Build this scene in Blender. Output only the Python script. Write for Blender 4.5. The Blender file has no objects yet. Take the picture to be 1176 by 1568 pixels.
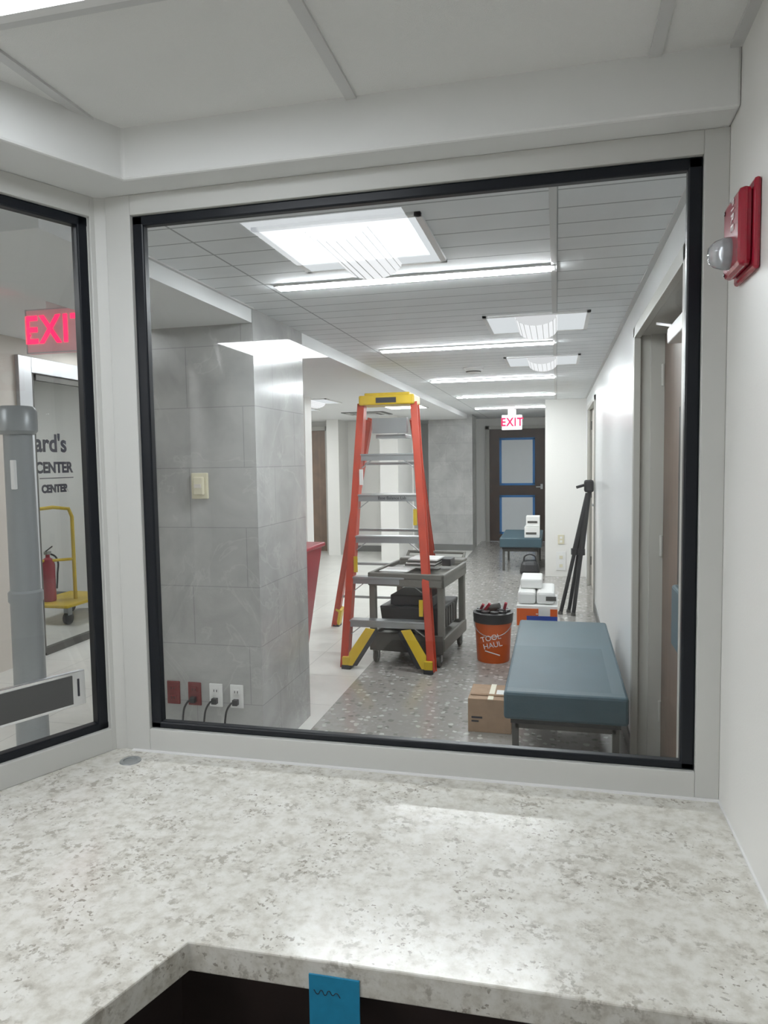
import bpy, bmesh, math, random
from mathutils import Vector, Matrix
random.seed(3)
S=bpy.context.scene
try: S.view_settings.view_transform='Standard'
except Exception: pass
col=bpy.context.collection
# ---------------------------------------------------------------- materials
def new(name):
    m=bpy.data.materials.new(name); m.use_nodes=True
    return m,m.node_tree,m.node_tree.nodes['Principled BSDF']
def mat(name,c,rough=.5,metal=0,bump=0,bscale=80,var=0,vscale=6,spec=.5,emis=None,es=0,coat=0):
    m,t,b=new(name); N=t.nodes; L=t.links
    b.inputs['Roughness'].default_value=rough; b.inputs['Metallic'].default_value=metal
    b.inputs['Specular IOR Level'].default_value=spec; b.inputs['Coat Weight'].default_value=coat
    b.inputs['Base Color'].default_value=(*c,1)
    tc=N.new('ShaderNodeTexCoord')
    if var:
        n=N.new('ShaderNodeTexNoise'); n.inputs['Scale'].default_value=vscale; n.inputs['Detail'].default_value=5
        r=N.new('ShaderNodeValToRGB'); L.new(tc.outputs['Object'],n.inputs['Vector']); L.new(n.outputs['Fac'],r.inputs['Fac'])
        r.color_ramp.elements[0].position=.3; r.color_ramp.elements[1].position=.7
        r.color_ramp.elements[0].color=(*[max(0,x*(1-var)) for x in c],1); r.color_ramp.elements[1].color=(*[min(1,x*(1+var)) for x in c],1)
        L.new(r.outputs['Color'],b.inputs['Base Color'])
    if bump:
        n=N.new('ShaderNodeTexNoise'); n.inputs['Scale'].default_value=bscale; n.inputs['Detail'].default_value=4
        bp=N.new('ShaderNodeBump'); bp.inputs['Strength'].default_value=bump; bp.inputs['Distance'].default_value=.01
        L.new(tc.outputs['Object'],n.inputs['Vector']); L.new(n.outputs['Fac'],bp.inputs['Height']); L.new(bp.outputs['Normal'],b.inputs['Normal'])
    if emis: b.inputs['Emission Color'].default_value=(*emis,1); b.inputs['Emission Strength'].default_value=es
    return m
M={}
M['wall']=mat('wall_paint',(.81,.80,.77),.45,bump=.05,bscale=200)
M['wallg']=mat('wall_paint_semi_gloss',(.80,.81,.81),.28,bump=.05,bscale=60)
M['soffit']=mat('soffit_paint',(.74,.745,.73),.6)
M['frame']=mat('window_frame_paint',(.58,.58,.555),.45)
M['rubber']=mat('black_rubber',(.006,.008,.012),.35,spec=.3)
M['steel']=mat('painted_steel_frame',(.46,.455,.42),.4)
M['tbar']=mat('t_bar_white',(.62,.62,.61),.5)
M['ctile']=mat('booth_ceiling_tile',(.79,.79,.77),.9,bump=.25,bscale=400)
M['lobby']=mat('lobby_ceiling_paint',(.78,.79,.79),.7)
M['beige']=mat('beige_wall',(.64,.60,.545),.6)
M['alum']=mat('aluminium_frame',(.6,.62,.64),.35,.3)
M['orange']=mat('fibreglass_orange',(.47,.048,.018),.4,var=.12,vscale=9)
M['yellow']=mat('yellow_plastic',(.66,.46,.02),.4,var=.1)
M['metal']=mat('brushed_aluminium',(.42,.44,.45),.35,.7)
M['black']=mat('black_plastic',(.02,.02,.022),.4)
M['dgrey']=mat('dark_grey_plastic',(.08,.078,.07),.55,bump=.1)
M['cart']=mat('cart_grey_plastic',(.17,.165,.145),.5,bump=.1,var=.1)
M['chrome']=mat('chrome',(.75,.76,.78),.15,1)
M['white']=mat('white_plastic',(.8,.8,.79),.35)
M['paper']=mat('paper',(.8,.8,.78),.7)
M['cardb']=mat('cardboard',(.36,.24,.155),.8,var=.08,vscale=20)
M['bench']=mat('blue_vinyl',(.042,.088,.113),.45,bump=.15,bscale=300,var=.08)
M['bucket']=mat('orange_bucket_plastic',(.66,.115,.015),.35)
M['red']=mat('red_plastic',(.34,.01,.03),.3)
M['dred']=mat('dark_red_plate',(.17,.018,.02),.4)
M['redl']=mat('fire_red',(.36,.008,.03),.25,coat=.4)
M['wood']=mat('dark_walnut',(.05,.024,.015),.4,var=.3,vscale=12)
M['brown']=mat('cabinet_brown',(.02,.012,.010),.5,var=.3,vscale=10)
M['tapeb']=mat('blue_tape',(.015,.24,.42),.6,var=.08,vscale=60)
M['tapeb2']=mat('blue_masking_tape',(.05,.25,.62),.6)
M['ivory']=mat('ivory_plastic',(.7,.66,.5),.4)
M['post']=mat('post_grey',(.30,.32,.33),.35,.2)
M['base']=mat('rubber_baseboard',(.17,.17,.165),.5)
M['ink']=mat('ink_black',(.02,.02,.03),.5)
M['slot']=mat('slot_grey',(.08,.08,.08),.5)
M['frost']=mat('frosted_film',(.88,.93,.96),.4)
M['blue']=mat('label_blue',(.02,.06,.35),.5)
M['dark']=mat('dark_carpet',(.03,.028,.027),.9)
def emit(name,c,s):
    m=bpy.data.materials.new(name); m.use_nodes=True; t=m.node_tree; t.nodes.clear()
    e=t.nodes.new('ShaderNodeEmission'); o=t.nodes.new('ShaderNodeOutputMaterial'); e.inputs[0].default_value=(*c,1); e.inputs[1].default_value=s
    t.links.new(e.outputs[0],o.inputs[0]); return m
M['strip']=emit('led_strip_light',(.93,.975,1),116)
M['troff']=emit('troffer_lens_light',(.93,.97,1),.78)
M['basket']=emit('troffer_basket_light',(.97,.98,1),1.0)
M['bend']=emit('troffer_basket_end_light',(.97,.98,1),.74)
M['boothl']=emit('booth_troffer_light',(.90,.95,1),12)
M['boothfill']=emit('booth_rear_fill_light',(.96,.975,1),24)  # glow of the added fill panel behind the camera, brightens the booth
M['lobbyl']=emit('lobby_panel_light',(.95,.98,1),20)
M['exit']=emit('exit_letter_glow',(1,.02,.08),2.5)
M['exitface']=mat('exit_sign_face',(.75,.62,.64),.35,emis=(1,.12,.18),es=.12)
def glass(name,tint,refl):
    m=bpy.data.materials.new(name); m.use_nodes=True; t=m.node_tree; t.nodes.clear(); N=t.nodes;L=t.links
    o=N.new('ShaderNodeOutputMaterial'); mx=N.new('ShaderNodeMixShader'); tr=N.new('ShaderNodeBsdfTransparent'); g=N.new('ShaderNodeBsdfGlossy')
    g.inputs['Roughness'].default_value=.01; tr.inputs[0].default_value=(*tint,1)
    fr=N.new('ShaderNodeFresnel'); fr.inputs[0].default_value=1.5; mu=N.new('ShaderNodeMath'); mu.operation='MULTIPLY'; mu.inputs[1].default_value=refl
    L.new(fr.outputs[0],mu.inputs[0]); L.new(mu.outputs[0],mx.inputs[0]); L.new(tr.outputs[0],mx.inputs[1]); L.new(g.outputs[0],mx.inputs[2]); L.new(mx.outputs[0],o.inputs[0]); return m
M['glass']=glass('window_glass',(.96,.975,.97),1.2)
M['glass2']=glass('door_glass',(.93,.95,.95),.6)
m,t,b=new('clear_lens'); b.inputs['Base Color'].default_value=(.9,.92,.95,1); b.inputs['Roughness'].default_value=.08; b.inputs['Transmission Weight'].default_value=.7; M['lens']=m
# countertop quartz
m,t,b=new('quartz_counter'); N=t.nodes;L=t.links; tc=N.new('ShaderNodeTexCoord')
def noise(sc,det=4,rough=.5):
    n=N.new('ShaderNodeTexNoise'); n.inputs['Scale'].default_value=sc; n.inputs['Detail'].default_value=det; n.inputs['Roughness'].default_value=rough; L.new(tc.outputs['Object'],n.inputs['Vector']); return n
def ramp(src,*st):
    r=N.new('ShaderNodeValToRGB'); L.new(src,r.inputs['Fac']); e=r.color_ramp.elements
    e[0].position=st[0][0]; e[0].color=(*st[0][1],1); e[1].position=st[-1][0]; e[1].color=(*st[-1][1],1)
    for p,c in st[1:-1]: k=e.new(p); k.color=(*c,1)
    return r
def mixc(f,a,bb):
    x=N.new('ShaderNodeMix'); x.data_type='RGBA'; L.new(f,x.inputs['Factor'])
    for v,i in ((a,6),(bb,7)):
        if isinstance(v,tuple): x.inputs[i].default_value=(*v,1)
        else: L.new(v,x.inputs[i])
    return x.outputs[2]
def mul(a,b_):
    mu=N.new('ShaderNodeMath'); mu.operation='MULTIPLY'; L.new(a,mu.inputs[0])
    if isinstance(b_,float): mu.inputs[1].default_value=b_
    else: L.new(b_,mu.inputs[1])
    return mu.outputs[0]
r1=ramp(noise(36,6,.65).outputs['Fac'],(.36,(.55,.525,.465)),(.46,(.64,.62,.56)),(.60,(.72,.705,.655)))
f2=ramp(noise(15,5,.7).outputs['Fac'],(.50,(0,0,0)),(.60,(1,1,1)))
f2b=ramp(noise(70,4,.6).outputs['Fac'],(.49,(0,0,0)),(.57,(1,1,1)))
c2=mixc(mul(mul(f2.outputs['Color'],f2b.outputs['Color']),.85),r1.outputs['Color'],(.39,.36,.31))
f3=ramp(noise(8,4,.6).outputs['Fac'],(.47,(0,0,0)),(.60,(1,1,1)))
f4=ramp(noise(115,2,.5).outputs['Fac'],(.61,(0,0,0)),(.66,(1,1,1)))
c3=mixc(mul(mul(f3.outputs['Color'],f4.outputs['Color']),.8),c2,(.27,.24,.20))
L.new(c3,b.inputs['Base Color']); b.inputs['Roughness'].default_value=.2; b.inputs['Specular IOR Level'].default_value=.4; M['quartz']=m
# terrazzo
m,t,b=new('terrazzo_floor'); N=t.nodes;L=t.links; tc=N.new('ShaderNodeTexCoord')
v=N.new('ShaderNodeTexVoronoi'); v.inputs['Scale'].default_value=28; 
nd=noise(30,2,.5); va=N.new('ShaderNodeVectorMath'); va.operation='MULTIPLY_ADD'; L.new(nd.outputs['Color'],va.inputs[0]); va.inputs[1].default_value=(.03,.03,.03); L.new(tc.outputs['Object'],va.inputs[2]); L.new(va.outputs[0],v.inputs['Vector'])
sp=N.new('ShaderNodeSeparateColor'); L.new(v.outputs['Color'],sp.inputs[0])
rr=ramp(sp.outputs[0],(0,(.20,.19,.18)),(.3,(.33,.315,.29)),(.75,(.38,.36,.34)),(.9,(.54,.53,.50)),(1,(.64,.63,.61)))
f=ramp(v.outputs['Distance'],(.40,(1,1,1)),(.5,(0,0,0)))
c=mixc(f.outputs['Color'],(.335,.32,.30),rr.outputs['Color']); L.new(c,b.inputs['Base Color']); b.inputs['Roughness'].default_value=.14; M['terrazzo']=m
# tiles
def tilemat(name,c1,c2,mort,w,h,vert,rough,ms=.004,vein=.0,off=.5,vs=5,vc=None):
    global N,L,tc
    m,t,b=new(name); N=t.nodes;L=t.links; tc=N.new('ShaderNodeTexCoord')
    s=N.new('ShaderNodeSeparateXYZ'); L.new(tc.outputs['Object'],s.inputs[0]); cb=N.new('ShaderNodeCombineXYZ')
    if vert:
        a=N.new('ShaderNodeMath'); L.new(s.outputs[0],a.inputs[0]); L.new(s.outputs[1],a.inputs[1]); L.new(a.outputs[0],cb.inputs[0]); L.new(s.outputs[2],cb.inputs[1])
    else: L.new(s.outputs[0],cb.inputs[0]); L.new(s.outputs[1],cb.inputs[1])
    br=N.new('ShaderNodeTexBrick'); L.new(cb.outputs[0],br.inputs['Vector']); br.offset=off
    br.inputs['Scale'].default_value=1; br.inputs['Brick Width'].default_value=w; br.inputs['Row Height'].default_value=h
    br.inputs['Mortar Size'].default_value=ms; br.inputs['Mortar Smooth'].default_value=0; br.inputs['Bias'].default_value=0
    br.inputs['Color1'].default_value=(*c1,1); br.inputs['Color2'].default_value=(*c2,1); br.inputs['Mortar'].default_value=(*mort,1)
    n=noise(vs,8,.6); n.inputs['Distortion'].default_value=.5; r=ramp(n.outputs['Fac'],(.3,(1-vein,)*3),(.7,(1,1,1)))
    x=N.new('ShaderNodeMix'); x.data_type='RGBA'; x.blend_type='MULTIPLY'; x.inputs['Factor'].default_value=1
    L.new(br.outputs['Color'],x.inputs[6]); L.new(r.outputs['Color'],x.inputs[7]); out=x.outputs[2]
    if vc:
        n2=noise(2.0,5,.6); n2.inputs['Distortion'].default_value=.7
        r2=ramp(n2.outputs['Fac'],(.488,(0,0,0)),(.5,(1,1,1)),(.512,(0,0,0))); out=mixc(mul(r2.outputs['Color'],.22),out,vc)
    L.new(out,b.inputs['Base Color']); b.inputs['Roughness'].default_value=rough
    return m
M['stone']=tilemat('grey_stone_tile',(.47,.47,.46),(.50,.50,.49),(.37,.37,.365),.6,.3,True,.18,.0022,.28,vs=3.5,vc=(.65,.65,.63))
M['ltile']=tilemat('light_floor_tile',(.72,.71,.67),(.75,.74,.70),(.58,.57,.54),.6,.6,False,.3,.004,.1,0)
M['plank']=tilemat('plank_ceiling_tile',(.80,.82,.83),(.82,.84,.85),(.40,.42,.43),1.2,.152,False,.7,.004,.05,0)
M['dwood']=tilemat('oak_wood',(.27,.17,.11),(.22,.14,.09),(.2,.12,.08),.03,2.5,True,.45,.001,.35)
M['dwood2']=tilemat('grey_brown_wood',(.20,.135,.10),(.16,.11,.085),(.15,.1,.08),.02,3,True,.4,.001,.3)
# ---------------------------------------------------------------- helpers
def group(name,loc=(0,0,0),rotz=0):
    e=bpy.data.objects.new(name,None); e.empty_display_size=.1; col.objects.link(e); e.matrix_world=Matrix.Translation(loc)@Matrix.Rotation(rotz,4,'Z'); return e
def finish(name,bm,mt,parent=None,smooth=False,bevel=0,seg=2):
    me=bpy.data.meshes.new(name); bmesh.ops.recalc_face_normals(bm,faces=bm.faces[:]); bm.to_mesh(me); bm.free()
    o=bpy.data.objects.new(name,me); col.objects.link(o); me.materials.append(M[mt] if isinstance(mt,str) else mt)
    if smooth: 
        for p in me.polygons: p.use_smooth=True
    if parent: o.parent=parent
    if bevel:
        md=o.modifiers.new('b','BEVEL'); md.width=bevel; md.segments=seg; md.limit_method='ANGLE'
    return o
def box(name,x0,x1,y0,y1,z0,z1,mt,parent=None,bevel=0,top=None):
    bm=bmesh.new(); vs=[]
    for z,(a,b_,c,d) in ((z0,(x0,x1,y0,y1)),(z1,top or (x0,x1,y0,y1))):
        vs+= [bm.verts.new((a,c,z)),bm.verts.new((b_,c,z)),bm.verts.new((b_,d,z)),bm.verts.new((a,d,z))]
    for q in ((3,2,1,0),(4,5,6,7),(0,1,5,4),(1,2,6,5),(2,3,7,6),(3,0,4,7)): bm.faces.new([vs[i] for i in q])
    return finish(name,bm,mt,parent,bevel=bevel)
def poly(name,pts,z0,z1,mt,parent=None,bevel=0):
    bm=bmesh.new(); a=[bm.verts.new((x,y,z0)) for x,y in pts]; b_=[bm.verts.new((x,y,z1)) for x,y in pts]; n=len(pts)
    bm.faces.new(a[::-1]); bm.faces.new(b_)
    for i in range(n): bm.faces.new((a[i],a[(i+1)%n],b_[(i+1)%n],b_[i]))
    return finish(name,bm,mt,parent,bevel=bevel)
def vplate(name,pts,y0,y1,mt,parent=None):
    bm=bmesh.new(); a=[bm.verts.new((x,y0+dy,z)) for x,dy,z in pts]; b_=[bm.verts.new((x,y1+dy,z)) for x,dy,z in pts]; n=len(pts)
    bm.faces.new(a[::-1]); bm.faces.new(b_)
    for i in range(n): bm.faces.new((a[i],a[(i+1)%n],b_[(i+1)%n],b_[i]))
    return finish(name,bm,mt,parent)
def beam(name,p,q,w,d,mt,parent=None,up=(0,0,1),bevel=0):
    p=Vector(p);q=Vector(q);a=(q-p).normalized();u=Vector(up); s=a.cross(u).normalized(); t_=s.cross(a)
    bm=bmesh.new(); vs=[]
    for c in (p,q):
        for i,j in ((-1,-1),(1,-1),(1,1),(-1,1)): vs.append(bm.verts.new(c+s*w/2*i+t_*d/2*j))
    for f_ in ((3,2,1,0),(4,5,6,7),(0,1,5,4),(1,2,6,5),(2,3,7,6),(3,0,4,7)): bm.faces.new([vs[i] for i in f_])
    return finish(name,bm,mt,parent,bevel=bevel)
def lathe(name,prof,mt,parent=None,loc=(0,0,0),axis='Z',n=32,ang=2*math.pi,a0=0):
    bm=bmesh.new(); rings=[]; full=abs(ang-2*math.pi)<1e-4; k=n if full else n+1
    for r,z in prof:
        rings.append([bm.verts.new((r*math.cos(a0+ang*i/n),r*math.sin(a0+ang*i/n),z)) for i in range(k)])
    for a,b_ in zip(rings,rings[1:]):
        for i in range(n): 
            j=(i+1)%k; bm.faces.new((a[i],a[j],b_[j],b_[i]))
    if full:
        bmesh.ops.remove_doubles(bm,verts=bm.verts[:],dist=1e-6)
        for ring in (rings[0],rings[-1]):
            if ring[0].is_valid and all(v.is_valid for v in ring):
                try: bm.faces.new(ring)
                except Exception: pass
    if axis=='X': bm.transform(Matrix.Rotation(math.pi/2,4,'Y'))
    if axis=='Y': bm.transform(Matrix.Rotation(-math.pi/2,4,'X'))
    bm.transform(Matrix.Translation(loc))
    o=finish(name,bm,mt,parent,smooth=True); md=o.modifiers.new('e','EDGE_SPLIT'); md.split_angle=math.radians(40); return o
def tube(name,pts,r,mt,parent=None,cyc=False,smooth=False):
    cu=bpy.data.curves.new(name,'CURVE'); cu.dimensions='3D'; cu.bevel_depth=r; cu.bevel_resolution=4; cu.use_fill_caps=True
    if smooth:
        s=cu.splines.new('BEZIER'); s.bezier_points.add(len(pts)-1)
        for b_,p in zip(s.bezier_points,pts): b_.co=p; b_.handle_left_type=b_.handle_right_type='AUTO'
    else:
        s=cu.splines.new('POLY'); s.points.add(len(pts)-1)
        for b_,p in zip(s.points,pts): b_.co=(*p,1)
    s.use_cyclic_u=cyc
    tmp=bpy.data.objects.new('tmp',cu); col.objects.link(tmp); dg=bpy.context.evaluated_depsgraph_get(); me=bpy.data.meshes.new_from_object(tmp.evaluated_get(dg))
    bpy.data.objects.remove(tmp); o=bpy.data.objects.new(name,me); col.objects.link(o); me.materials.clear(); me.materials.append(M[mt])
    for p in me.polygons: p.use_smooth=True
    if parent: o.parent=parent
    return o
def text(name,body,size,mt,parent,mw,ext=.001,align='CENTER',sx=1,bold=.0,sp=1):
    cu=bpy.data.curves.new(name,'FONT'); cu.body=body; cu.size=size; cu.extrude=ext; cu.align_x=align; cu.align_y='CENTER'; cu.offset=bold; cu.space_character=sp
    tmp=bpy.data.objects.new('tmp',cu); col.objects.link(tmp); dg=bpy.context.evaluated_depsgraph_get(); me=bpy.data.meshes.new_from_object(tmp.evaluated_get(dg)); bpy.data.objects.remove(tmp)
    o=bpy.data.objects.new(name,me); col.objects.link(o); me.materials.clear(); me.materials.append(M[mt]); me.transform(Matrix.Diagonal((sx,1,1,1))); me.transform(mw)
    if parent: o.parent=parent
    return o
def frameM(origin,xa,ya):
    xa=Vector(xa).normalized();ya=Vector(ya).normalized();za=xa.cross(ya)
    m_=Matrix.Identity(4)
    for i in range(3): m_[i][0]=xa[i];m_[i][1]=ya[i];m_[i][2]=za[i];m_[i][3]=origin[i]
    return m_
# ---------------------------------------------------------------- camera
cx,cy,f=588,784,1100
fw=Vector((852-cx,702-cy,f)).normalized(); dn=Vector((.0158,.9972,.0721)); dn=(dn-fw*dn.dot(fw)).normalized(); rt=dn.cross(fw)
cam=bpy.data.cameras.new('camera'); co=bpy.data.objects.new('camera',cam); col.objects.link(co); S.camera=co
R=Vector((rt.x,fw.x,-dn.x)); U=-Vector((rt.y,fw.y,-dn.y)); B=-Vector((rt.z,fw.z,-dn.z))
mw=Matrix.Identity(4)
for i in range(3): mw[i][0]=R[i];mw[i][1]=U[i];mw[i][2]=B[i];mw[i][3]=(0,0,1.52)[i]
co.matrix_world=mw; cam.sensor_fit='VERTICAL'; cam.sensor_height=24; cam.lens=24*f/1568; cam.clip_start=.02
# ---------------------------------------------------------------- shell
CZ=2.27
box('floor',-1.36,1.0,1.7,13.8,-.1,0,'terrazzo')
box('floor_lobby',-8,-1.36,-2.6,13.8,-.1,0,'ltile')
poly('floor_booth',[(-1.36,-2.6),(1,-2.6),(1,1.7),(-1.36,1.7)],-.1,0,'dark')
# ceilings
box('ceiling_corridor',-1.44,1.0,1.82,13.8,CZ,CZ+.08,'plank')
poly('ceiling_side_bay',[(-1.44,1.82),(-1.44,13.8),(-2.5,13.8),(-2.5,3.5),(-2.05,3.5),(-2.05,1.82)],2.2,2.62,'lobby')
box('ceiling_waiting',-7.0,-2.5,7.2,13.8,2.2,2.62,'lobby')
box('ceiling_lobby',-8,-2.05,-2.6,7.2,2.5,2.58,'lobby')
box('ceiling_booth',-2.6,.35,-2.5,1.60,2.32,2.36,'ctile')
# grid bars
g=group('ceiling_grid')
for x in (-1.05,-.44,.19): box('bar',x-.012,x+.012,-2.4,1.58,2.314,2.321,'tbar',g)
for y in (-.67,-.06,.55,1.16): box('cross_bar',-1.6,.35,y-.012,y+.012,2.3145,2.321,'tbar',g)
box('wall_angle',.328,.35,-2.4,1.58,2.312,2.322,'tbar',g)
g2=group('ceiling_grid_corridor')
box('runner',-.022,.0,1.9,9.4,CZ-.006,CZ+.001,'tbar',g2); box('wall_angle',.35,.37,1.9,9.4,CZ-.006,CZ+.001,'tbar',g2)
box('wall_angle_left',-1.44,-1.425,1.9,3.3,CZ-.006,CZ+.001,'tbar',g2)
# booth walls
box('wall_booth_right',.35,.60,-2.6,1.80,0,2.6,'wall')
box('wall_booth_rear',-2.9,.35,-2.6,-2.5,0,2.6,'wall')
box('wall_booth_front',-1.2,.35,1.70,1.80,0,.755,'wall')
th=math.radians(24)
sd=(-math.sin(th),-math.cos(th))
poly('soffit_booth',[(.35,1.58),(-1.009,1.58),(-1.009+sd[0]*4.4,1.58+sd[1]*4.4),(-1.25+sd[0]*4.4,1.70+sd[1]*4.4),(-1.25,1.70),(-1.25,1.82),(.35,1.82)],2.20,2.6,'soffit',bevel=.006)
LM=frameM((-1.15,1.68,0),(-math.sin(th),-math.cos(th),0),(math.cos(th),-math.sin(th),0))
def lgroup(n):
    e=group(n); e.matrix_world=LM; return e
wl=box('wall_booth_left',-.0,4.6,-.12,-.02,0,.755,'wall'); wl.matrix_world=LM
wl=box('wall_booth_left_rear',2.6,4.8,-.12,-.0,.755,2.3,'wall'); wl.matrix_world=LM
# counter
d18=(-.309,-.951)
A=[(.35,1.70),(-1.14,1.70),(-2.13,-.54),(0,0),(-.57,.99),(.35,1.0)]
A[3]=(-.57+d18[0]*1.75,.99+d18[1]*1.75)
ct=group('countertop'); poly('slab',A,.71,.76,'quartz',ct,bevel=.003)
box('back_caulk',-1.1,.35,1.655,1.70,.76,.763,'white',ct)
box('side_caulk',.346,.35,1.0,1.66,.76,.764,'white',ct)
cb=[(.345,1.64),(-1.10,1.64),(-1.98,-.40),(-1.25,-.65),(-.62,1.05),(.345,1.06)]
poly('base_cabinet',cb,0,.709,'brown')
gr=group('cable_grommet',(-1.065,1.595,.76)); lathe('ring',[(0,.001),(.018,.001),(.018,.003),(.026,.003),(.027,0)],'metal',gr); 
tp=group('painters_tape'); 
box('strip',-.368,-.288,.9895,.9925,.655,.738,'tapeb',tp)
tube('ink_mark',[(-.360+.006*i,.989,.712+.005*((-1)**i)*(.4+.6*random.random())) for i in range(8)],.0006,'ink',tp,smooth=True)
# main window
w=group('window_1')
box('jamb_left',-1.12,-1.05,1.665,1.72,.76,2.20,'frame',w,bevel=.002); box('jamb_right',.30,.35,1.665,1.72,.76,2.20,'frame',w,bevel=.002)
box('sill',-1.05,.30,1.665,1.72,.76,.82,'frame',w,bevel=.002); box('head',-1.05,.30,1.665,1.72,2.15,2.20,'frame',w,bevel=.002)
poly('corner_post',[(-1.06,1.70),(-1.12,1.735),(-1.178,1.70),(-1.165,1.65),(-1.12,1.67)],.76,2.2,'frame',w)
box('gasket_left',-1.05,-1.02,1.675,1.70,.82,2.15,'rubber',w,bevel=.004); box('gasket_right',.27,.30,1.675,1.70,.82,2.15,'rubber',w,bevel=.004)
box('gasket_bottom',-1.05,.30,1.675,1.70,.82,.838,'rubber',w,bevel=.004); box('gasket_top',-1.05,.30,1.675,1.70,2.125,2.15,'rubber',w,bevel=.004)
bm=bmesh.new(); bm.faces.new([bm.verts.new(c) for c in ((-1.04,1.69,.83),(.29,1.69,.83),(.29,1.69,2.14),(-1.04,1.69,2.14))]); finish('pane',bm,'glass',w)
w=lgroup('window_2')
box('jamb',-.02,.032,-.035,.012,.76,2.20,'frame',w,bevel=.002)
box('sill',.03,2.6,-.04,.012,.76,.82,'frame',w,bevel=.002); box('head',.03,2.6,-.04,.012,2.15,2.20,'frame',w,bevel=.002)
box('gasket_right',.032,.060,-.03,0,.82,2.15,'rubber',w,bevel=.004); box('gasket_bottom',.03,2.6,-.03,0,.82,.84,'rubber',w,bevel=.004); box('gasket_top',.03,2.6,-.03,0,2.125,2.15,'rubber',w,bevel=.004)
bm=bmesh.new(); bm.faces.new([bm.verts.new(c) for c in ((.04,-.015,.83),(2.59,-.015,.83),(2.59,-.015,2.14),(.04,-.015,2.14))]); finish('pane',bm,'glass',w)
# pass-through plate on left glass
w=lgroup('speak_through_plate')
box('frame',.095,.34,-.013,.004,.905,.995,'chrome',w,bevel=.002); box('insert',.13,.315,-.01,.006,.913,.987,'slot',w); box('mark',.112,.116,.003,.006,.93,.975,'ink',w); box('mark_b',.322,.327,.003,.006,.93,.975,'ink',w)
# corridor right wall with door 1 and 2
box('wall_right_header',.37,.62,1.8,3.65,2.12,2.6,'wallg'); 
box('wall_right_near',.37,.62,1.8,2.22,0,2.12,'wallg')
box('wall_right_mid',.37,.62,3.65,7.3,0,2.6,'wallg')
box('wall_right_header_far',.37,.62,7.3,8.9,2.14,2.6,'wallg')
box('wall_right_far',.37,.62,8.9,9.6,0,2.6,'wallg')
box('wall_end_jut',-.14,.60,9.47,13.8,0,2.3,'wall')
box('baseboard_right',.362,.37,3.66,7.3,0,.1,'base')
def door(name,y0,y1,z1,leaf,lx,glassy):
    d=group(name)
    for a,b_ in ((y0,y0+.05),(y1-.05,y1)): box('jamb_face',.355,.385,a,b_,0,z1,'steel',d,bevel=.002)
    box('head_face',.355,.385,y0,y1,z1-.05,z1,'steel',d,bevel=.002)
    for a,b_ in ((y0,y0+.035),(y1-.035,y1)):
        box('jamb_return',.37,.62,a,b_,0,z1-.03,'steel',d); 
    box('stop_far',.43,.62,y1-.055,y1-.03,0,z1-.03,'steel',d); box('stop_near',.43,.62,y0+.03,y0+.055,0,z1-.03,'steel',d)
    box('head_return',.37,.62,y0,y1,z1-.04,z1,'steel',d)
    box('leaf',lx,lx+.045,y0+.05,y1-.05,.01,z1-.045,leaf,d,bevel=.002)
    for z in (.25,1.05,1.85): lathe('hinge',[(0,0),(.008,0),(.008,.1),(0,.1)],'steel' if glassy else 'dgrey',d,loc=(lx-.006,y1-.058,z))
    if glassy:
        box('vision_frame',lx-.008,lx,2.9,3.12,.95,1.72,'dgrey',d); box('vision_pane',lx-.01,lx-.007,2.92,3.1,.97,1.70,'black',d)
        box('push_plate',lx-.05,lx-.02,2.75,2.98,.78,1.02,'bench',d,bevel=.01); box('latch_body',lx-.03,lx,2.8,2.95,.85,.95,'metal',d)
        box('closer',lx-.06,lx,2.7,3.1,1.97,2.03,'white',d,bevel=.005); beam('closer_arm',(lx-.03,2.9,2.0),(.41,3.2,2.07),.02,.01,'white',d)
    else:
        box('lock',lx-.03,lx,y0+.1,y0+.18,1.28,1.42,'black',d,bevel=.004); box('lever_plate',lx-.015,lx,y0+.1,y0+.16,.95,1.12,'black',d); box('lever',lx-.06,lx-.04,y0+.1,y0+.24,1.04,1.06,'metal',d); box('lever_stem',lx-.05,lx-.01,y0+.11,y0+.13,1.04,1.06,'metal',d)
    return d
door('door_1',2.22,3.65,2.13,'dwood2',.49,True)
door('door_2',7.3,8.9,2.13,'beige',.41,False)
# end wall + door
box('wall_end_left',-3,-1.27,13.4,13.6,0,2.3,'wall'); box('wall_end_top',-1.27,-.14,13.4,13.6,2.13,2.3,'wall')
d=group('door_3')
box('jamb_left',-1.27,-1.2,13.33,13.5,0,2.13,'steel',d); box('jamb_right',-.2,-.14,13.33,13.5,0,2.13,'steel',d); box('head',-1.27,-.14,13.33,13.5,2.07,2.13,'steel',d)
box('leaf',-1.2,-.2,13.4,13.45,.01,2.07,'wood',d)
for z0,z1 in ((.15,.85),(1.05,1.9)):
    box('paper_cover',-1.0,-.4,13.39,13.4,z0,z1,'frost',d)
    for a in ((-1.02,-.98,z0,z1),(-.42,-.38,z0,z1),(-1.02,-.38,z0-.01,z0+.03),(-1.02,-.38,z1-.03,z1+.01)): box('tape',a[0],a[1],13.383,13.39,a[2],a[3],'tapeb2',d)
box('lever',-.36,-.25,13.34,13.36,1.0,1.02,'metal',d); box('lever_rose',-.28,-.24,13.35,13.4,.97,1.06,'metal',d)
# stone tile columns
box('wall_stone_column',-2.32,-1.436,3.3,4.0,0,CZ+.02,'stone')
box('wall_stone_column_far',-2.1,-1.36,12.0,12.6,0,CZ,'stone')
box('wall_stone_pier',-2.6,-2.32,10.6,12.6,0,2.22,'wall')
box('baseboard_far',-2.12,-1.36,11.985,12.0,0,.1,'base')
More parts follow.
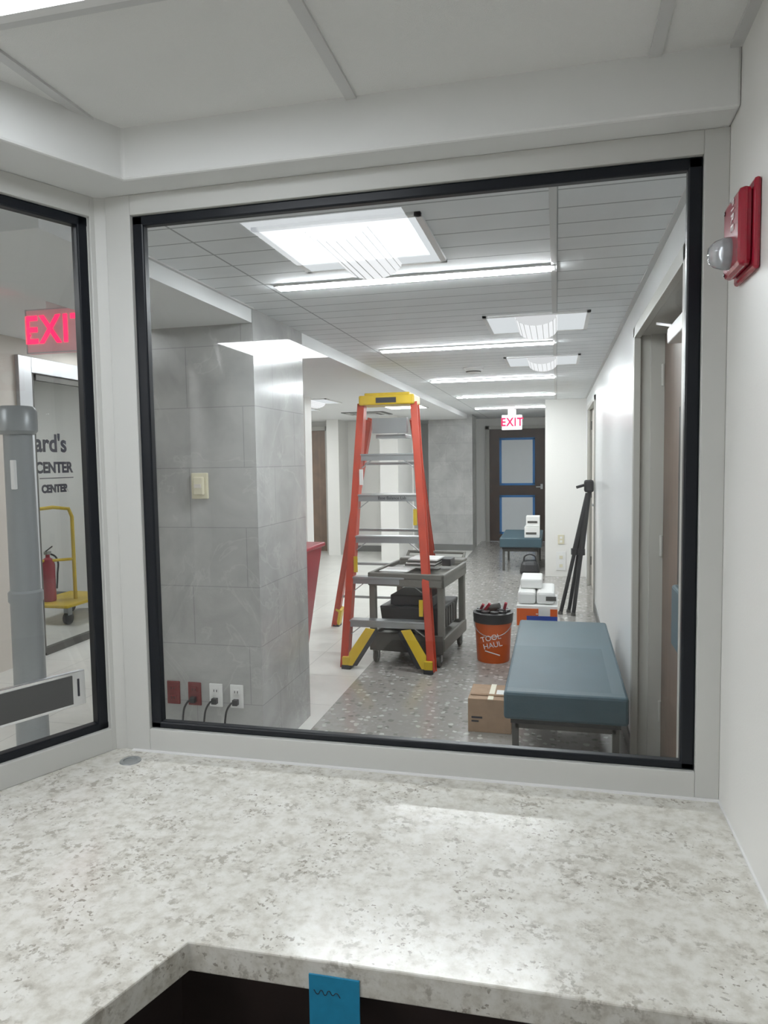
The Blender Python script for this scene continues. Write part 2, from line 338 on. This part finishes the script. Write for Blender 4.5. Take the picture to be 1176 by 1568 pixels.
# left waiting area
box('wall_waiting_back',-7,-2.3,11.7,11.9,0,2.4,'wall')
box('wall_waiting_pillar',-3.62,-3.42,11.15,11.7,0,2.3,'wall')
box('wall_waiting_left',-5.4,-5.2,7.2,11.8,0,2.4,'wall')
box('baseboard_back',-5.2,-2.6,11.685,11.7,0,.1,'base')
d=group('door_4'); box('leaf',-4.35,-3.8,11.66,11.7,0,2.05,'dwood',d); box('frame_left',-4.42,-4.35,11.62,11.7,0,2.12,'steel',d); box('frame_right',-3.8,-3.73,11.62,11.7,0,2.12,'steel',d); box('frame_top',-4.42,-3.73,11.62,11.7,2.05,2.12,'steel',d)
# lobby walls
box('wall_lobby_left',-4.15,-4,-2.6,4.72,0,2.58,'beige')
box('wall_lobby_header',-4.15,-4,4.72,7.2,2.37,2.58,'beige')
box('wall_lobby_far',-8,-2.5,7.0,7.2,0,2.6,'wall')
box('wall_lobby_near',-8,-2.9,-2.8,-2.6,0,2.6,'wall')
box('wall_vestibule_left',-7.6,-7.4,-2.6,7.2,0,2.6,'wall')
box('baseboard_lobby',-7.4,-4.02,6.985,7.0,0,.1,'base')
d=group('door_5')
box('frame_left',-4.06,-3.97,4.72,4.86,0,2.37,'alum',d,bevel=.003); box('frame_right',-4.06,-3.97,6.86,7.0,0,2.37,'alum',d,bevel=.003); box('frame_top',-4.06,-3.97,4.86,6.86,2.25,2.37,'alum',d,bevel=.003)
box('stile_left',-4.03,-3.99,4.86,4.90,.02,2.25,'dgrey',d);box('stile_right',-4.03,-3.99,6.79,6.86,.02,2.25,'dgrey',d);box('rail_top',-4.03,-3.99,4.93,6.79,2.2,2.25,'dgrey',d);box('rail_bottom',-4.03,-3.99,4.90,6.79,.0,.06,'dgrey',d)
bm=bmesh.new(); bm.faces.new([bm.verts.new(c) for c in ((-4.01,4.90,.06),(-4.01,6.79,.06),(-4.01,6.79,2.2),(-4.01,4.90,2.2))]); finish('pane',bm,'glass2',d)
for body,sz,z,yr in (("Ward's",.20,1.70,5.27),("CENTER",.12,1.505,5.33),("CENTER",.085,1.335,5.26)):
    text('lettering',body,sz,'ink',d,frameM((-4.0,yr,z),(0,1,0),(0,0,1)),align='RIGHT',bold=.005)
box('lettering_rule',-4.003,-4.0,4.93,5.34,1.42,1.427,'ink',d)
# ---------------------------------------------------------------- lights (fixtures)
def stripl(name,x0,x1,y,z=CZ):
    d=group(name); box('trim',x0-.012,x1+.012,y-.034,y+.034,z-.008,z+.001,'white',d)
    box('lens',x0,x1,y-.02,y+.02,z-.016,z-.009,'strip',d)
for y in (2.94,4.8,6.8,8.6,10.6): stripl('linear_ceiling_light',-1.15,-.02,y)
def troffer(name,x0,x1,y0,y1,z):
    d=group(name)
    for a in ((x0,x0+.02,y0,y1),(x1-.02,x1,y0,y1),(x0,x1,y0,y0+.02),(x0,x1,y1-.02,y1)): box('frame',*a,z-.01,z+.001,'white',d)
    xc=(x0+x1)/2
    for xa,xb in ((x0+.02,xc-.09),(xc+.09,x1-.02)): box('side_lens',xa,xb,y0+.02,y1-.02,z-.007,z-.003,'troff',d)
    bm=bmesh.new(); n=40; rings=[]
    for yy in (y0+.03,y1-.03):
        ring=[]
        for i in range(n+1):
            a=math.pi*i/n; r=.105+(.004 if i%2 else 0); ring.append(bm.verts.new((xc-r*math.cos(a),yy,z-.005-.5*r*math.sin(a))))
        rings.append(ring)
    for i in range(n): bm.faces.new((rings[0][i],rings[0][i+1],rings[1][i+1],rings[1][i]))
    finish('basket',bm,'basket',d)
    bm=bmesh.new()
    for yy in (y0+.03,y1-.03): bm.faces.new([bm.verts.new((xc-.105*math.cos(math.pi*i/n),yy,z-.005-.0525*math.sin(math.pi*i/n))) for i in range(n+1)])
    finish('basket_end',bm,'bend',d)
    for k_ in range(9):
        a=math.pi*(k_+1)/10; tube('basket_rib',[(xc-.107*math.cos(a),y0+.03,z-.005-.0535*math.sin(a)),(xc-.107*math.cos(a),y1-.03,z-.005-.0535*math.sin(a))],.0014,'tbar',d)
troffer('recessed_troffer',-.95,-.40,2.19,2.74,CZ); troffer('recessed_troffer',-.38,.17,3.85,4.38,CZ); troffer('recessed_troffer',-.38,.17,5.42,5.95,CZ)
troffer('recessed_troffer',-3.6,-3.0,8.4,9.0,2.2); troffer('recessed_troffer',-3.0,-2.4,7.4,8.0,2.2)
def panel(name,x0,x1,y0,y1,z,mt='lobbyl'):
    d=group(name); box('lens',x0+.015,x1-.015,y0+.015,y1-.015,z-.006,z-.002,mt,d); 
    for a in ((x0,x0+.02,y0,y1),(x1-.02,x1,y0,y1),(x0,x1,y0,y0+.02),(x0,x1,y1-.02,y1)): box('frame',*a,z-.009,z,'white',d)
panel('ceiling_panel_light',-1.038,-.452,.56,1.148,2.318,'boothl'); panel('ceiling_panel_light',-2.2,-1.65,-1.9,-1.0,2.318,'boothfill')  # second panel is an unseen fill, added behind camera to brighten the booth
panel('ceiling_panel_light',-3.7,-3.1,1.0,1.6,2.5); panel('ceiling_panel_light',-3.7,-3.1,5.2,5.8,2.5); panel('ceiling_panel_light',-5.9,-5.3,5.2,5.8,2.5);panel('ceiling_panel_light',-2.1,-1.6,8.0,9.2,2.2)
panel('ceiling_panel_light',-4.4,-3.8,9.6,10.2,2.2)
# smoke detector, diffuser
d=group('smoke_detector',(-.66,5.95,CZ)); lathe('base',[(0,-.045),(.05,-.045),(.062,-.03),(.07,-.012),(.085,-.01),(.085,0)],'white',d)
lathe('vent_ring',[(.056,-.038),(.064,-.030)],'dgrey',d)
d=group('air_diffuser'); 
for i in range(4): box('vane',-2.9+.05*i,-2.3-.05*i+.0,9.6+.05*i,10.2-.05*i,2.19-.004*i,2.2,'tbar' if i%2 else 'dgrey',d)
# exit signs
def exitsign(name,x0,x1,y,z0,z1,zc,sz):
    d=group(name); box('housing',x0,x1,y,y+.04,z0,z1,'exitface',d,bevel=.004); xm=(x0+x1)/2
    text('letters','EXIT',sz,'exit',d,frameM((xm,y-.003,(z0+z1)/2),(1,0,0),(0,0,1)),align='CENTER',bold=.0045,sx=.86,sp=1.12)
    box('canopy',xm-.06,xm+.06,y,y+.05,z1,zc,'white',d)
    for a in ((x0,x1,z0,z0+.006),(x0,x1,z1-.006,z1),(x0,x0+.006,z0,z1),(x1-.006,x1,z0,z1)): box('rim',a[0],a[1],y-.004,y,a[2],a[3],'alum',d)
    return d
exitsign('exit_sign',-.80,-.50,11.0,1.96,2.18,CZ,.17)
e=exitsign('exit_sign',-2.98,-2.58,3.62,2.17,2.42,2.5,.22)
for k_ in (-1,1): beam('arrow',(-2.968,3.615,2.29),(-2.948,3.615,2.29+.020*k_),.007,.007,'exit',e,up=(0,1,0))
# ---------------------------------------------------------------- fire strobe
d=group('fire_alarm_strobe')
box('back_plate',.338,.35,1.415,1.565,1.85,2.01,'redl',d,bevel=.006); box('body',.316,.339,1.425,1.555,1.86,2.0,'redl',d,bevel=.01)
lathe('lens_dome',[(0,-.032),(.014,-.030),(.024,-.02),(.029,-.006),(.030,.006)],'lens',d,loc=(.310,1.50,1.900),axis='X')
lathe('reflector',[(.006,-.010),(.022,-.004),(.027,.004)],'chrome',d,loc=(.308,1.50,1.900),axis='X')
tube('flash_tube',[(.295,1.50,1.885),(.295,1.50,1.915)],.003,'white',d)
text('label','FIRE',.028,'white',d,frameM((.3148,1.475,1.962),(0,0,-1),(0,-1,0)),ext=.0006,sp=1.2)
for z in (1.87,1.985): lathe('grille_hole',[(0,-.001),(.004,-.001),(.004,.001)],'black',d,loc=(.3155,1.54,z),axis='X',n=12)
# ---------------------------------------------------------------- thermostat and outlets on column
d=group('thermostat'); box('plate',-1.785,-1.695,3.285,3.3,1.345,1.475,'ivory',d,bevel=.004); box('cover',-1.765,-1.71,3.265,3.286,1.365,1.455,'ivory',d,bevel=.006); box('dial',-1.755,-1.72,3.26,3.266,1.40,1.42,'beige',d)
for i,(x,mt) in enumerate(((-1.93,'dred'),(-1.81,'dred'),(-1.69,'white'),(-1.575,'white'))):
    d=group('wall_outlet'); box('plate',x-.036,x+.036,3.291,3.3,.28,.40,mt,d,bevel=.003)
    for z in (.315,.365): box('socket',x-.017,x+.017,3.287,3.292,z-.014,z+.014,mt,d,bevel=.004); box('slot_a',x-.009,x-.006,3.285,3.288,z-.006,z+.006,'black',d); box('slot_b',x+.006,x+.009,3.285,3.288,z-.006,z+.006,'black',d)
    if i: tube('cord',[(x,3.275,.32),(x-.02,3.262,.31),(x-.05,3.255,.22),(x-.04,3.26,.1),(x-.03,3.27,.01)],.005,'black',d,smooth=True); box('plug',x-.014,x+.014,3.262,3.288,.30,.33,'black',d,bevel=.003)
# ---------------------------------------------------------------- stepladder
d=group('stepladder')
FL=Vector((-1.50,5.02,0)); FR=Vector((-.885,5.0,0)); TL=Vector((-1.47,5.52,1.96)); TR=Vector((-1.09,5.52,1.96))
def rail(n,p,q,w_,dp):
    beam(n+'_web',p,q,.012,dp,'orange',d,up=(0,1,.0))
    a=(Vector(q)-Vector(p)).normalized(); s=a.cross(Vector((0,1,0))).normalized(); t_=s.cross(a)
    sg=1 if n.endswith('l') else -1
    for k_ in (-1,1): beam(n+'_flange',Vector(p)+t_*dp/2*k_+s*sg*w_/2,Vector(q)+t_*dp/2*k_+s*sg*w_/2,w_,.008,'orange',d,up=(0,1,0))
rail('front_l',FL,TL,.048,.085); rail('front_r',FR,TR,.048,.085)
RL=Vector((-1.98,6.3,0)); RR=Vector((-1.02,6.3,0)); RTL=Vector((-1.44,5.62,1.85)); RTR=Vector((-1.12,5.62,1.85))
rail('rear_l',RL,RTL,.045,.06); rail('rear_r',RR,RTR,.045,.06)
for z in (.34,.65,.95,1.26,1.57):
    k_=z/1.96; a=FL.lerp(TL,k_); b_=FR.lerp(TR,k_); y=a.y
    box('step',a.x,b_.x,y-.045,y+.045,z-.008,z+.008,'metal',d,bevel=.003); box('step_lip',a.x+.005,b_.x-.005,y-.041,y-.037,z-.045,z+.004,'metal',d)
    for q,sg in ((a,1),(b_,-1)): beam('step_brace',(q.x+.01*sg,y-.03,z-.1),(q.x+.1*sg,y-.03,z-.03),.006,.02,'metal',d,up=(0,1,0))
for z in (.3,.62,.93,1.24,1.5):
    k_=z/1.85; tube('rear_bar',[RL.lerp(RTL,k_),RR.lerp(RTR,k_)],.012,'metal',d)
box('cap',-1.50,-1.06,5.44,5.70,1.955,2.03,'yellow',d,bevel=.012); box('cap_tray',-1.46,-1.10,5.47,5.67,2.028,2.05,'yellow',d,bevel=.006)
for x in (-1.40,-1.28,-1.16): lathe('cap_hole',[(0,0),(.018,0),(.018,.002),(0,.002)],'black',d,loc=(x,5.57,2.0495))
box('cap_label',-1.36,-1.2,5.436,5.441,1.97,2.01,'ink',d)
box('pail_shelf',-1.40,-1.16,5.58,5.80,1.70,1.73,'metal',d,bevel=.004); box('hinge_plate',-1.42,-1.14,5.54,5.6,1.74,1.86,'metal',d,bevel=.003)
for s0,s1 in ((FL.lerp(TL,.57),RL.lerp(RTL,.57)),(FR.lerp(TR,.57),RR.lerp(RTR,.57))): beam('spreader',s0,s1,.008,.025,'metal',d)
text('maker_mark','Base Balance Lab',.032,'ink',d,frameM((-1.21,5.293,1.24),(1,0,0),(0,0,1)),ext=.0005)
for z_,sg in ((.75,1),(1.4,1),(.45,-1),(1.1,-1)):
    q=(FL.lerp(TL,z_/1.96) if sg>0 else FR.lerp(TR,z_/1.96)); box('warning_label',q.x+(.008 if sg>0 else -.036),q.x+(.036 if sg>0 else -.008),q.y-.056,q.y-.046,z_-.06,z_+.06,'paper' if z_>1.2 else 'yellow',d)
for q,sg in ((FL,1),(FR,-1)):
    x=q.x
    vplate('knee_brace',[(x+.02*sg,0,.03),(x+.05*sg,0,.03),(x+.21*sg,.055,.29),(x+.14*sg,.055,.30),(x+.02*sg,.02,.12)],4.965,4.975,'yellow',d)
    vplate('knee_stripe',[(x+.05*sg,0,.03),(x+.085*sg,0,.03),(x+.235*sg,.055,.27),(x+.21*sg,.055,.29)],4.965,4.975,'black',d)
    box('foot',x-.035,x+.035,q.y-.055,q.y+.05,0,.03,'black',d,bevel=.004); box('foot_shoe',x-.03,x+.03,q.y-.05,q.y+.045,.028,.09,'yellow',d,bevel=.004)
for q in (RL,RR): box('foot',q.x-.03,q.x+.03,q.y-.04,q.y+.05,0,.03,'black',d); beam('boot',q+Vector((0,0,.02)),q.lerp(RTL if q is RL else RTR,.1),.06,.07,'yellow',d,up=(0,1,0))
# ---------------------------------------------------------------- utility cart
d=group('utility_cart',(-1.085,5.14,0),math.radians(-6))
W=.295
def tray(z):
    box('deck',-W,W,0,.72,z,z+.02,'cart',d,bevel=.005)
    for a in ((-W,W,-.0,.025),(-W,W,.695,.72),(-W,-W+.025,0,.72),(W-.025,W,0,.72)): box('rim',*a,z-.05,z+.05,'cart',d,bevel=.008)
tray(.64); tray(.17)
for sx in (-1,1):
    for y in (.035,.685):
        beam('leg',(sx*(W-.03),y,.2),(sx*(W-.03),y,.66),.05,.05,'cart',d,up=(0,1,0),bevel=.008)
        lathe('caster_wheel',[(0,-.014),(.042,-.014),(.048,-.008),(.048,.008),(.042,.014),(0,.014)],'dgrey',d,loc=(sx*(W-.05),y+.0,.048),axis='X'); box('caster_fork',sx*(W-.05)-.02,sx*(W-.05)+.02,y-.02,y+.02,.09,.13,'metal',d); box('fork_side_a',sx*(W-.05)-.022,sx*(W-.05)-.017,y-.02,y+.02,.04,.1,'metal',d); box('fork_side_b',sx*(W-.05)+.017,sx*(W-.05)+.022,y-.02,y+.02,.04,.1,'metal',d)
box('handle_shelf',-W+.02,W-.02,.70,.85,.68,.71,'cart',d,bevel=.012)
tube('handle',[(-W+.05,.83,.70),(-W+.05,.88,.74),(W-.05,.88,.74),(W-.05,.83,.70)],.014,'cart',d)
box('lower_panel',-W+.01,W-.01,-.005,.01,.1,.24,'dgrey',d,bevel=.004)
box('crate',-.22,.23,.12,.6,.225,.42,'black',d,bevel=.01,top=(-.24,.25,.10,.62)); box('crate_lid',-.17,.17,.15,.5,.421,.50,'black',d,bevel=.01)
for i in range(6): box('crate_rib',.246,.256,.14+.075*i,.17+.075*i,.26,.40,'dgrey',d)
for i in range(5): 
    box('magazine',-.10+.006*i,.14+.004*i,.28+.01*i,.56,.692+.013*i,.702+.013*i,'paper' if i%2==0 else 'dgrey',d)
box('clipboard',-.22,.0,.05,.26,.692,.697,'paper',d); box('phone',.17,.24,.42,.56,.692,.75,'black',d,bevel=.006); box('tablet',.05,.2,.2,.27,.692,.704,'dgrey',d,bevel=.003)
# ---------------------------------------------------------------- red bin
d=group('wheeled_bin',(-1.92,4.62,0))
box('body',-.17,.17,-.24,.24,.14,.93,'red',d,bevel=.02,top=(-.27,.27,-.33,.33)); box('rim',-.285,.285,-.345,.345,.91,.94,'red',d,bevel=.01)
for x in (-.12,.12):
    for y in (-.18,.18): lathe('wheel',[(0,-.015),(.06,-.015),(.06,.015),(0,.015)],'black',d,loc=(x,y,.06),axis='X'); box('bracket',x-.02,x+.02,y-.03,y+.03,.1,.15,'metal',d)
# ---------------------------------------------------------------- bucket
d=group('tool_bucket',(-.465,5.42,0))
lathe('pail',[(0,.0),(.118,0),(.122,.01),(.138,.30),(.146,.305),(.146,.325),(.14,.33),(.143,.365),(.135,.365),(.13,.32)],'bucket',d)
lathe('organizer',[(.147,.30),(.15,.34),(.152,.372),(.128,.376),(.12,.3),(0,.3)],'black',d)
for k_ in range(9):
    a=k_*.7; lathe('pocket',[(0,.0),(.03,0),(.032,.1),(.02,.1)],'black',d,loc=(.10*math.cos(a),.10*math.sin(a),.29),n=10)
beam('pliers_handle',(-.08,-.02,.36),(-.02,-.05,.44),.02,.016,'red',d,up=(0,1,0)); beam('pliers_handle_b',(-.1,.0,.37),(-.07,-.04,.43),.02,.016,'red',d,up=(0,1,0)); beam('screwdriver',(.07,.0,.33),(.10,-.05,.45),.022,.022,'red',d,up=(0,1,0),bevel=.004)
tube('drill_body',[(-.02,0,.40),(.05,-.02,.42)],.024,'dgrey',d); box('drill_battery',.03,.09,-.05,.02,.36,.4,'black',d,bevel=.006)
tube('bail',[(.145*math.cos(a),-.01+.145*-abs(math.sin(a))*.99,.31-.10*math.sin(a)) for a in [math.pi*i/14 for i in range(15)]],.003,'metal',d)
text('logo','TOOL\nHAUL',.055,'white',d,frameM((.0,-.134,.17),(1,0,.25),(-.25,0,1)),ext=.002)
beam('logo_bar',(-.05,-.134,.10),(.06,-.134,.07),.006,.006,'white',d,up=(0,1,0))
# ---------------------------------------------------------------- cardboard box
d=group('cardboard_box'); box('carton',-.48,-.24,3.93,4.2,0,.19,'cardb',d,bevel=.003); beam('flap',(-.37,3.99,.191),(-.37,4.0,.196),.2,.01,'cardb',d); box('seam_tape',-.37,-.34,3.928,4.202,.188,.1925,'ivory',d); box('label',-.33,-.26,4.0,4.1,.19,.1925,'paper',d); box('printing',-.46,-.40,3.927,3.931,.08,.09,'ink',d); box('printing_b',-.46,-.42,3.927,3.931,.06,.068,'ink',d)
# ---------------------------------------------------------------- benches
def bench(name,x0,x1,y0,y1):
    d=group(name); box('seat_cushion',x0,x1,y0,y1,.325,.455,'bench',d,bevel=.014); box('seat_base',x0+.03,x1-.03,y0+.03,y1-.03,.30,.327,'black',d)
    for a in (x0+.05,x1-.05):
        for b_ in (y0+.08,y1-.08): beam('leg',(a,b_,.30),(a,b_,0),.03,.03,'dgrey',d,up=(0,1,0)); 
        beam('side_rail',(a,y0+.08,.285),(a,y1-.08,.285),.03,.03,'dgrey',d)
    for y in (y0+.08,y1-.08): beam('foot_rail',(x0+.05,y,.28),(x1-.05,y,.28),.03,.03,'dgrey',d)
bench('waiting_bench',-.235,.315,3.27,4.80); bench('waiting_bench',-.75,-.19,9.8,11.0)
# boxes beyond bench
d=group('supply_boxes')
box('carton_low',-.27,.01,5.05,5.5,0,.30,'white',d,bevel=.004); box('carton_orange',-.27,.01,5.04,5.5,.302,.50,'paper',d,bevel=.004)
box('orange_panel',-.268,-.12,5.036,5.041,.36,.48,'bucket',d); box('blue_panel',-.20,.008,5.034,5.037,.37,.43,'blue',d); text('count','-24',.06,'white',d,frameM((-.1,5.031,.45),(1,0,0),(0,0,1)))
box('orange_corner',-.04,.008,5.033,5.037,.43,.48,'bucket',d)
for x,z in ((-.2,.56),(-.07,.56)): 
    box('white_pack',x-.065,x+.06,5.08,5.48,.502,.59,'paper',d,bevel=.02)
box('white_pack_top',-.25,-.1,5.2,5.5,.592,.66,'paper',d,bevel=.01); box('pack_print',-.07,-.0,5.076,5.081,.53,.56,'dgrey',d)
d=group('white_carton'); box('carton',-.42,-.22,9.85,10.15,.457,.60,'paper',d,bevel=.004); box('carton_upper',-.40,-.22,9.9,10.15,.602,.74,'paper',d,bevel=.004); box('print',-.40,-.26,9.846,9.85,.50,.53,'dgrey',d); box('print_upper',-.38,-.25,9.896,9.9,.65,.68,'dgrey',d)
d=group('equipment_bag'); box('bag',-.48,-.20,9.5,9.75,0,.18,'black',d,bevel=.05,top=(-.44,-.24,9.53,9.72)); tube('strap',[(-.42,9.62,.17),(-.40,9.62,.24),(-.28,9.62,.24),(-.26,9.62,.17)],.01,'black',d,smooth=True)
# tripod leaning on right wall
d=group('folded_tripod')
top=Vector((.31,7.2,1.23))
for p in ((.04,7.15,0),(.16,7.1,0),(.12,7.25,0)):
    p=Vector(p); tube('upper_leg',[top-Vector((.01,0,.05)),top.lerp(p,.5)],.028,'black',d); tube('lower_leg',[top.lerp(p,.5),p],.019,'black',d); lathe('clamp',[(0,-.03),(.036,-.03),(.036,.03),(0,.03)],'black',d,loc=tuple(top.lerp(p,.5)),n=14); lathe('foot',[(0,0),(.025,0),(.02,.03),(0,.03)],'dgrey',d,loc=tuple(p),n=12)
tube('column',[top+Vector((.015,0,.05)),top.lerp(Vector((.12,7.2,0)),.35)],.02,'black',d); box('head',.26,.35,7.15,7.25,1.19,1.31,'black',d,bevel=.02); tube('handle',[(.30,7.2,1.27),(.19,7.15,1.24)],.014,'black',d)
d=group('wall_outlet'); box('plate',.02,.10,9.46,9.47,.42,.54,'ivory',d,bevel=.003); 
for z in (.455,.505): box('socket',.045,.075,9.455,9.461,z-.014,z+.014,'white',d)
d=group('wall_outlet'); box('plate',.0,.12,9.46,9.47,.08,.32,'white',d,bevel=.003)
for z in (.14,.25): box('socket',.04,.08,9.455,9.461,z-.02,z+.02,'ivory',d)
d=group('hand_sanitizer_dispenser'); box('housing',-3.30,-3.18,11.6,11.7,1.12,1.42,'white',d,bevel=.015); box('window',-3.27,-3.21,11.594,11.6,1.24,1.36,'dgrey',d); box('tray',-3.3,-3.18,11.56,11.62,1.06,1.08,'metal',d)
# lobby post
d=group('security_post',(-2.36,2.78,0))
lathe('column',[(0,.0),(.16,0),(.16,.02),(.072,.03),(.067,.9),(.074,.91),(.074,.95),(.064,.96),(.060,1.68),(0,1.68)],'post',d); lathe('ring_head',[(0,1.66),(.07,1.665),(.084,1.68),(.084,1.77),(.07,1.79),(0,1.79)],'post',d); box('status_light',.01,.03,-.070,-.05,1.42,1.55,'white',d,bevel=.003)
# platform truck in vestibule
d=group('platform_truck',(-4.80,6.15,0))
box('deck',-.22,.3,-.32,.42,.17,.20,'yellow',d,bevel=.01)
for x in (-.15,.23):
    for y in (-.22,.32): lathe('wheel',[(0,-.018),(.06,-.018),(.06,.018),(0,.018)],'black',d,loc=(x,y,.06),axis='X'); box('bracket',x-.025,x+.025,y-.03,y+.03,.09,.17,'metal',d)
tube('handle',[(-.15,-.28,.2),(-.15,-.28,1.02),(-.13,-.26,1.10),(0.02,-.1,1.12),(.12,.0,1.10),(.14,.02,1.02),(.14,.02,.2)],.018,'yellow',d); tube('crossbar',[(-.15,-.28,.6),(.14,.02,.6)],.014,'yellow',d)
d=group('fire_extinguisher',(-4.84,6.02,.201)); lathe('cylinder',[(0,0),(.06,0),(.064,.02),(.064,.36),(.05,.41),(.02,.43),(.02,.46),(0,.46)],'red',d); box('valve',-.02,.02,-.03,.03,.46,.49,'metal',d); tube('lever',[(0,-.03,.49),(0,.07,.53)],.006,'black',d); tube('hose',[(0,.02,.47),(.05,.06,.42),(.07,.04,.25),(.065,.03,.12)],.009,'black',d,smooth=True)
# world
wd=bpy.data.worlds.new('w'); S.world=wd; wd.use_nodes=True; wd.node_tree.nodes['Background'].inputs[0].default_value=(.8,.85,.9,1); wd.node_tree.nodes['Background'].inputs[1].default_value=.3
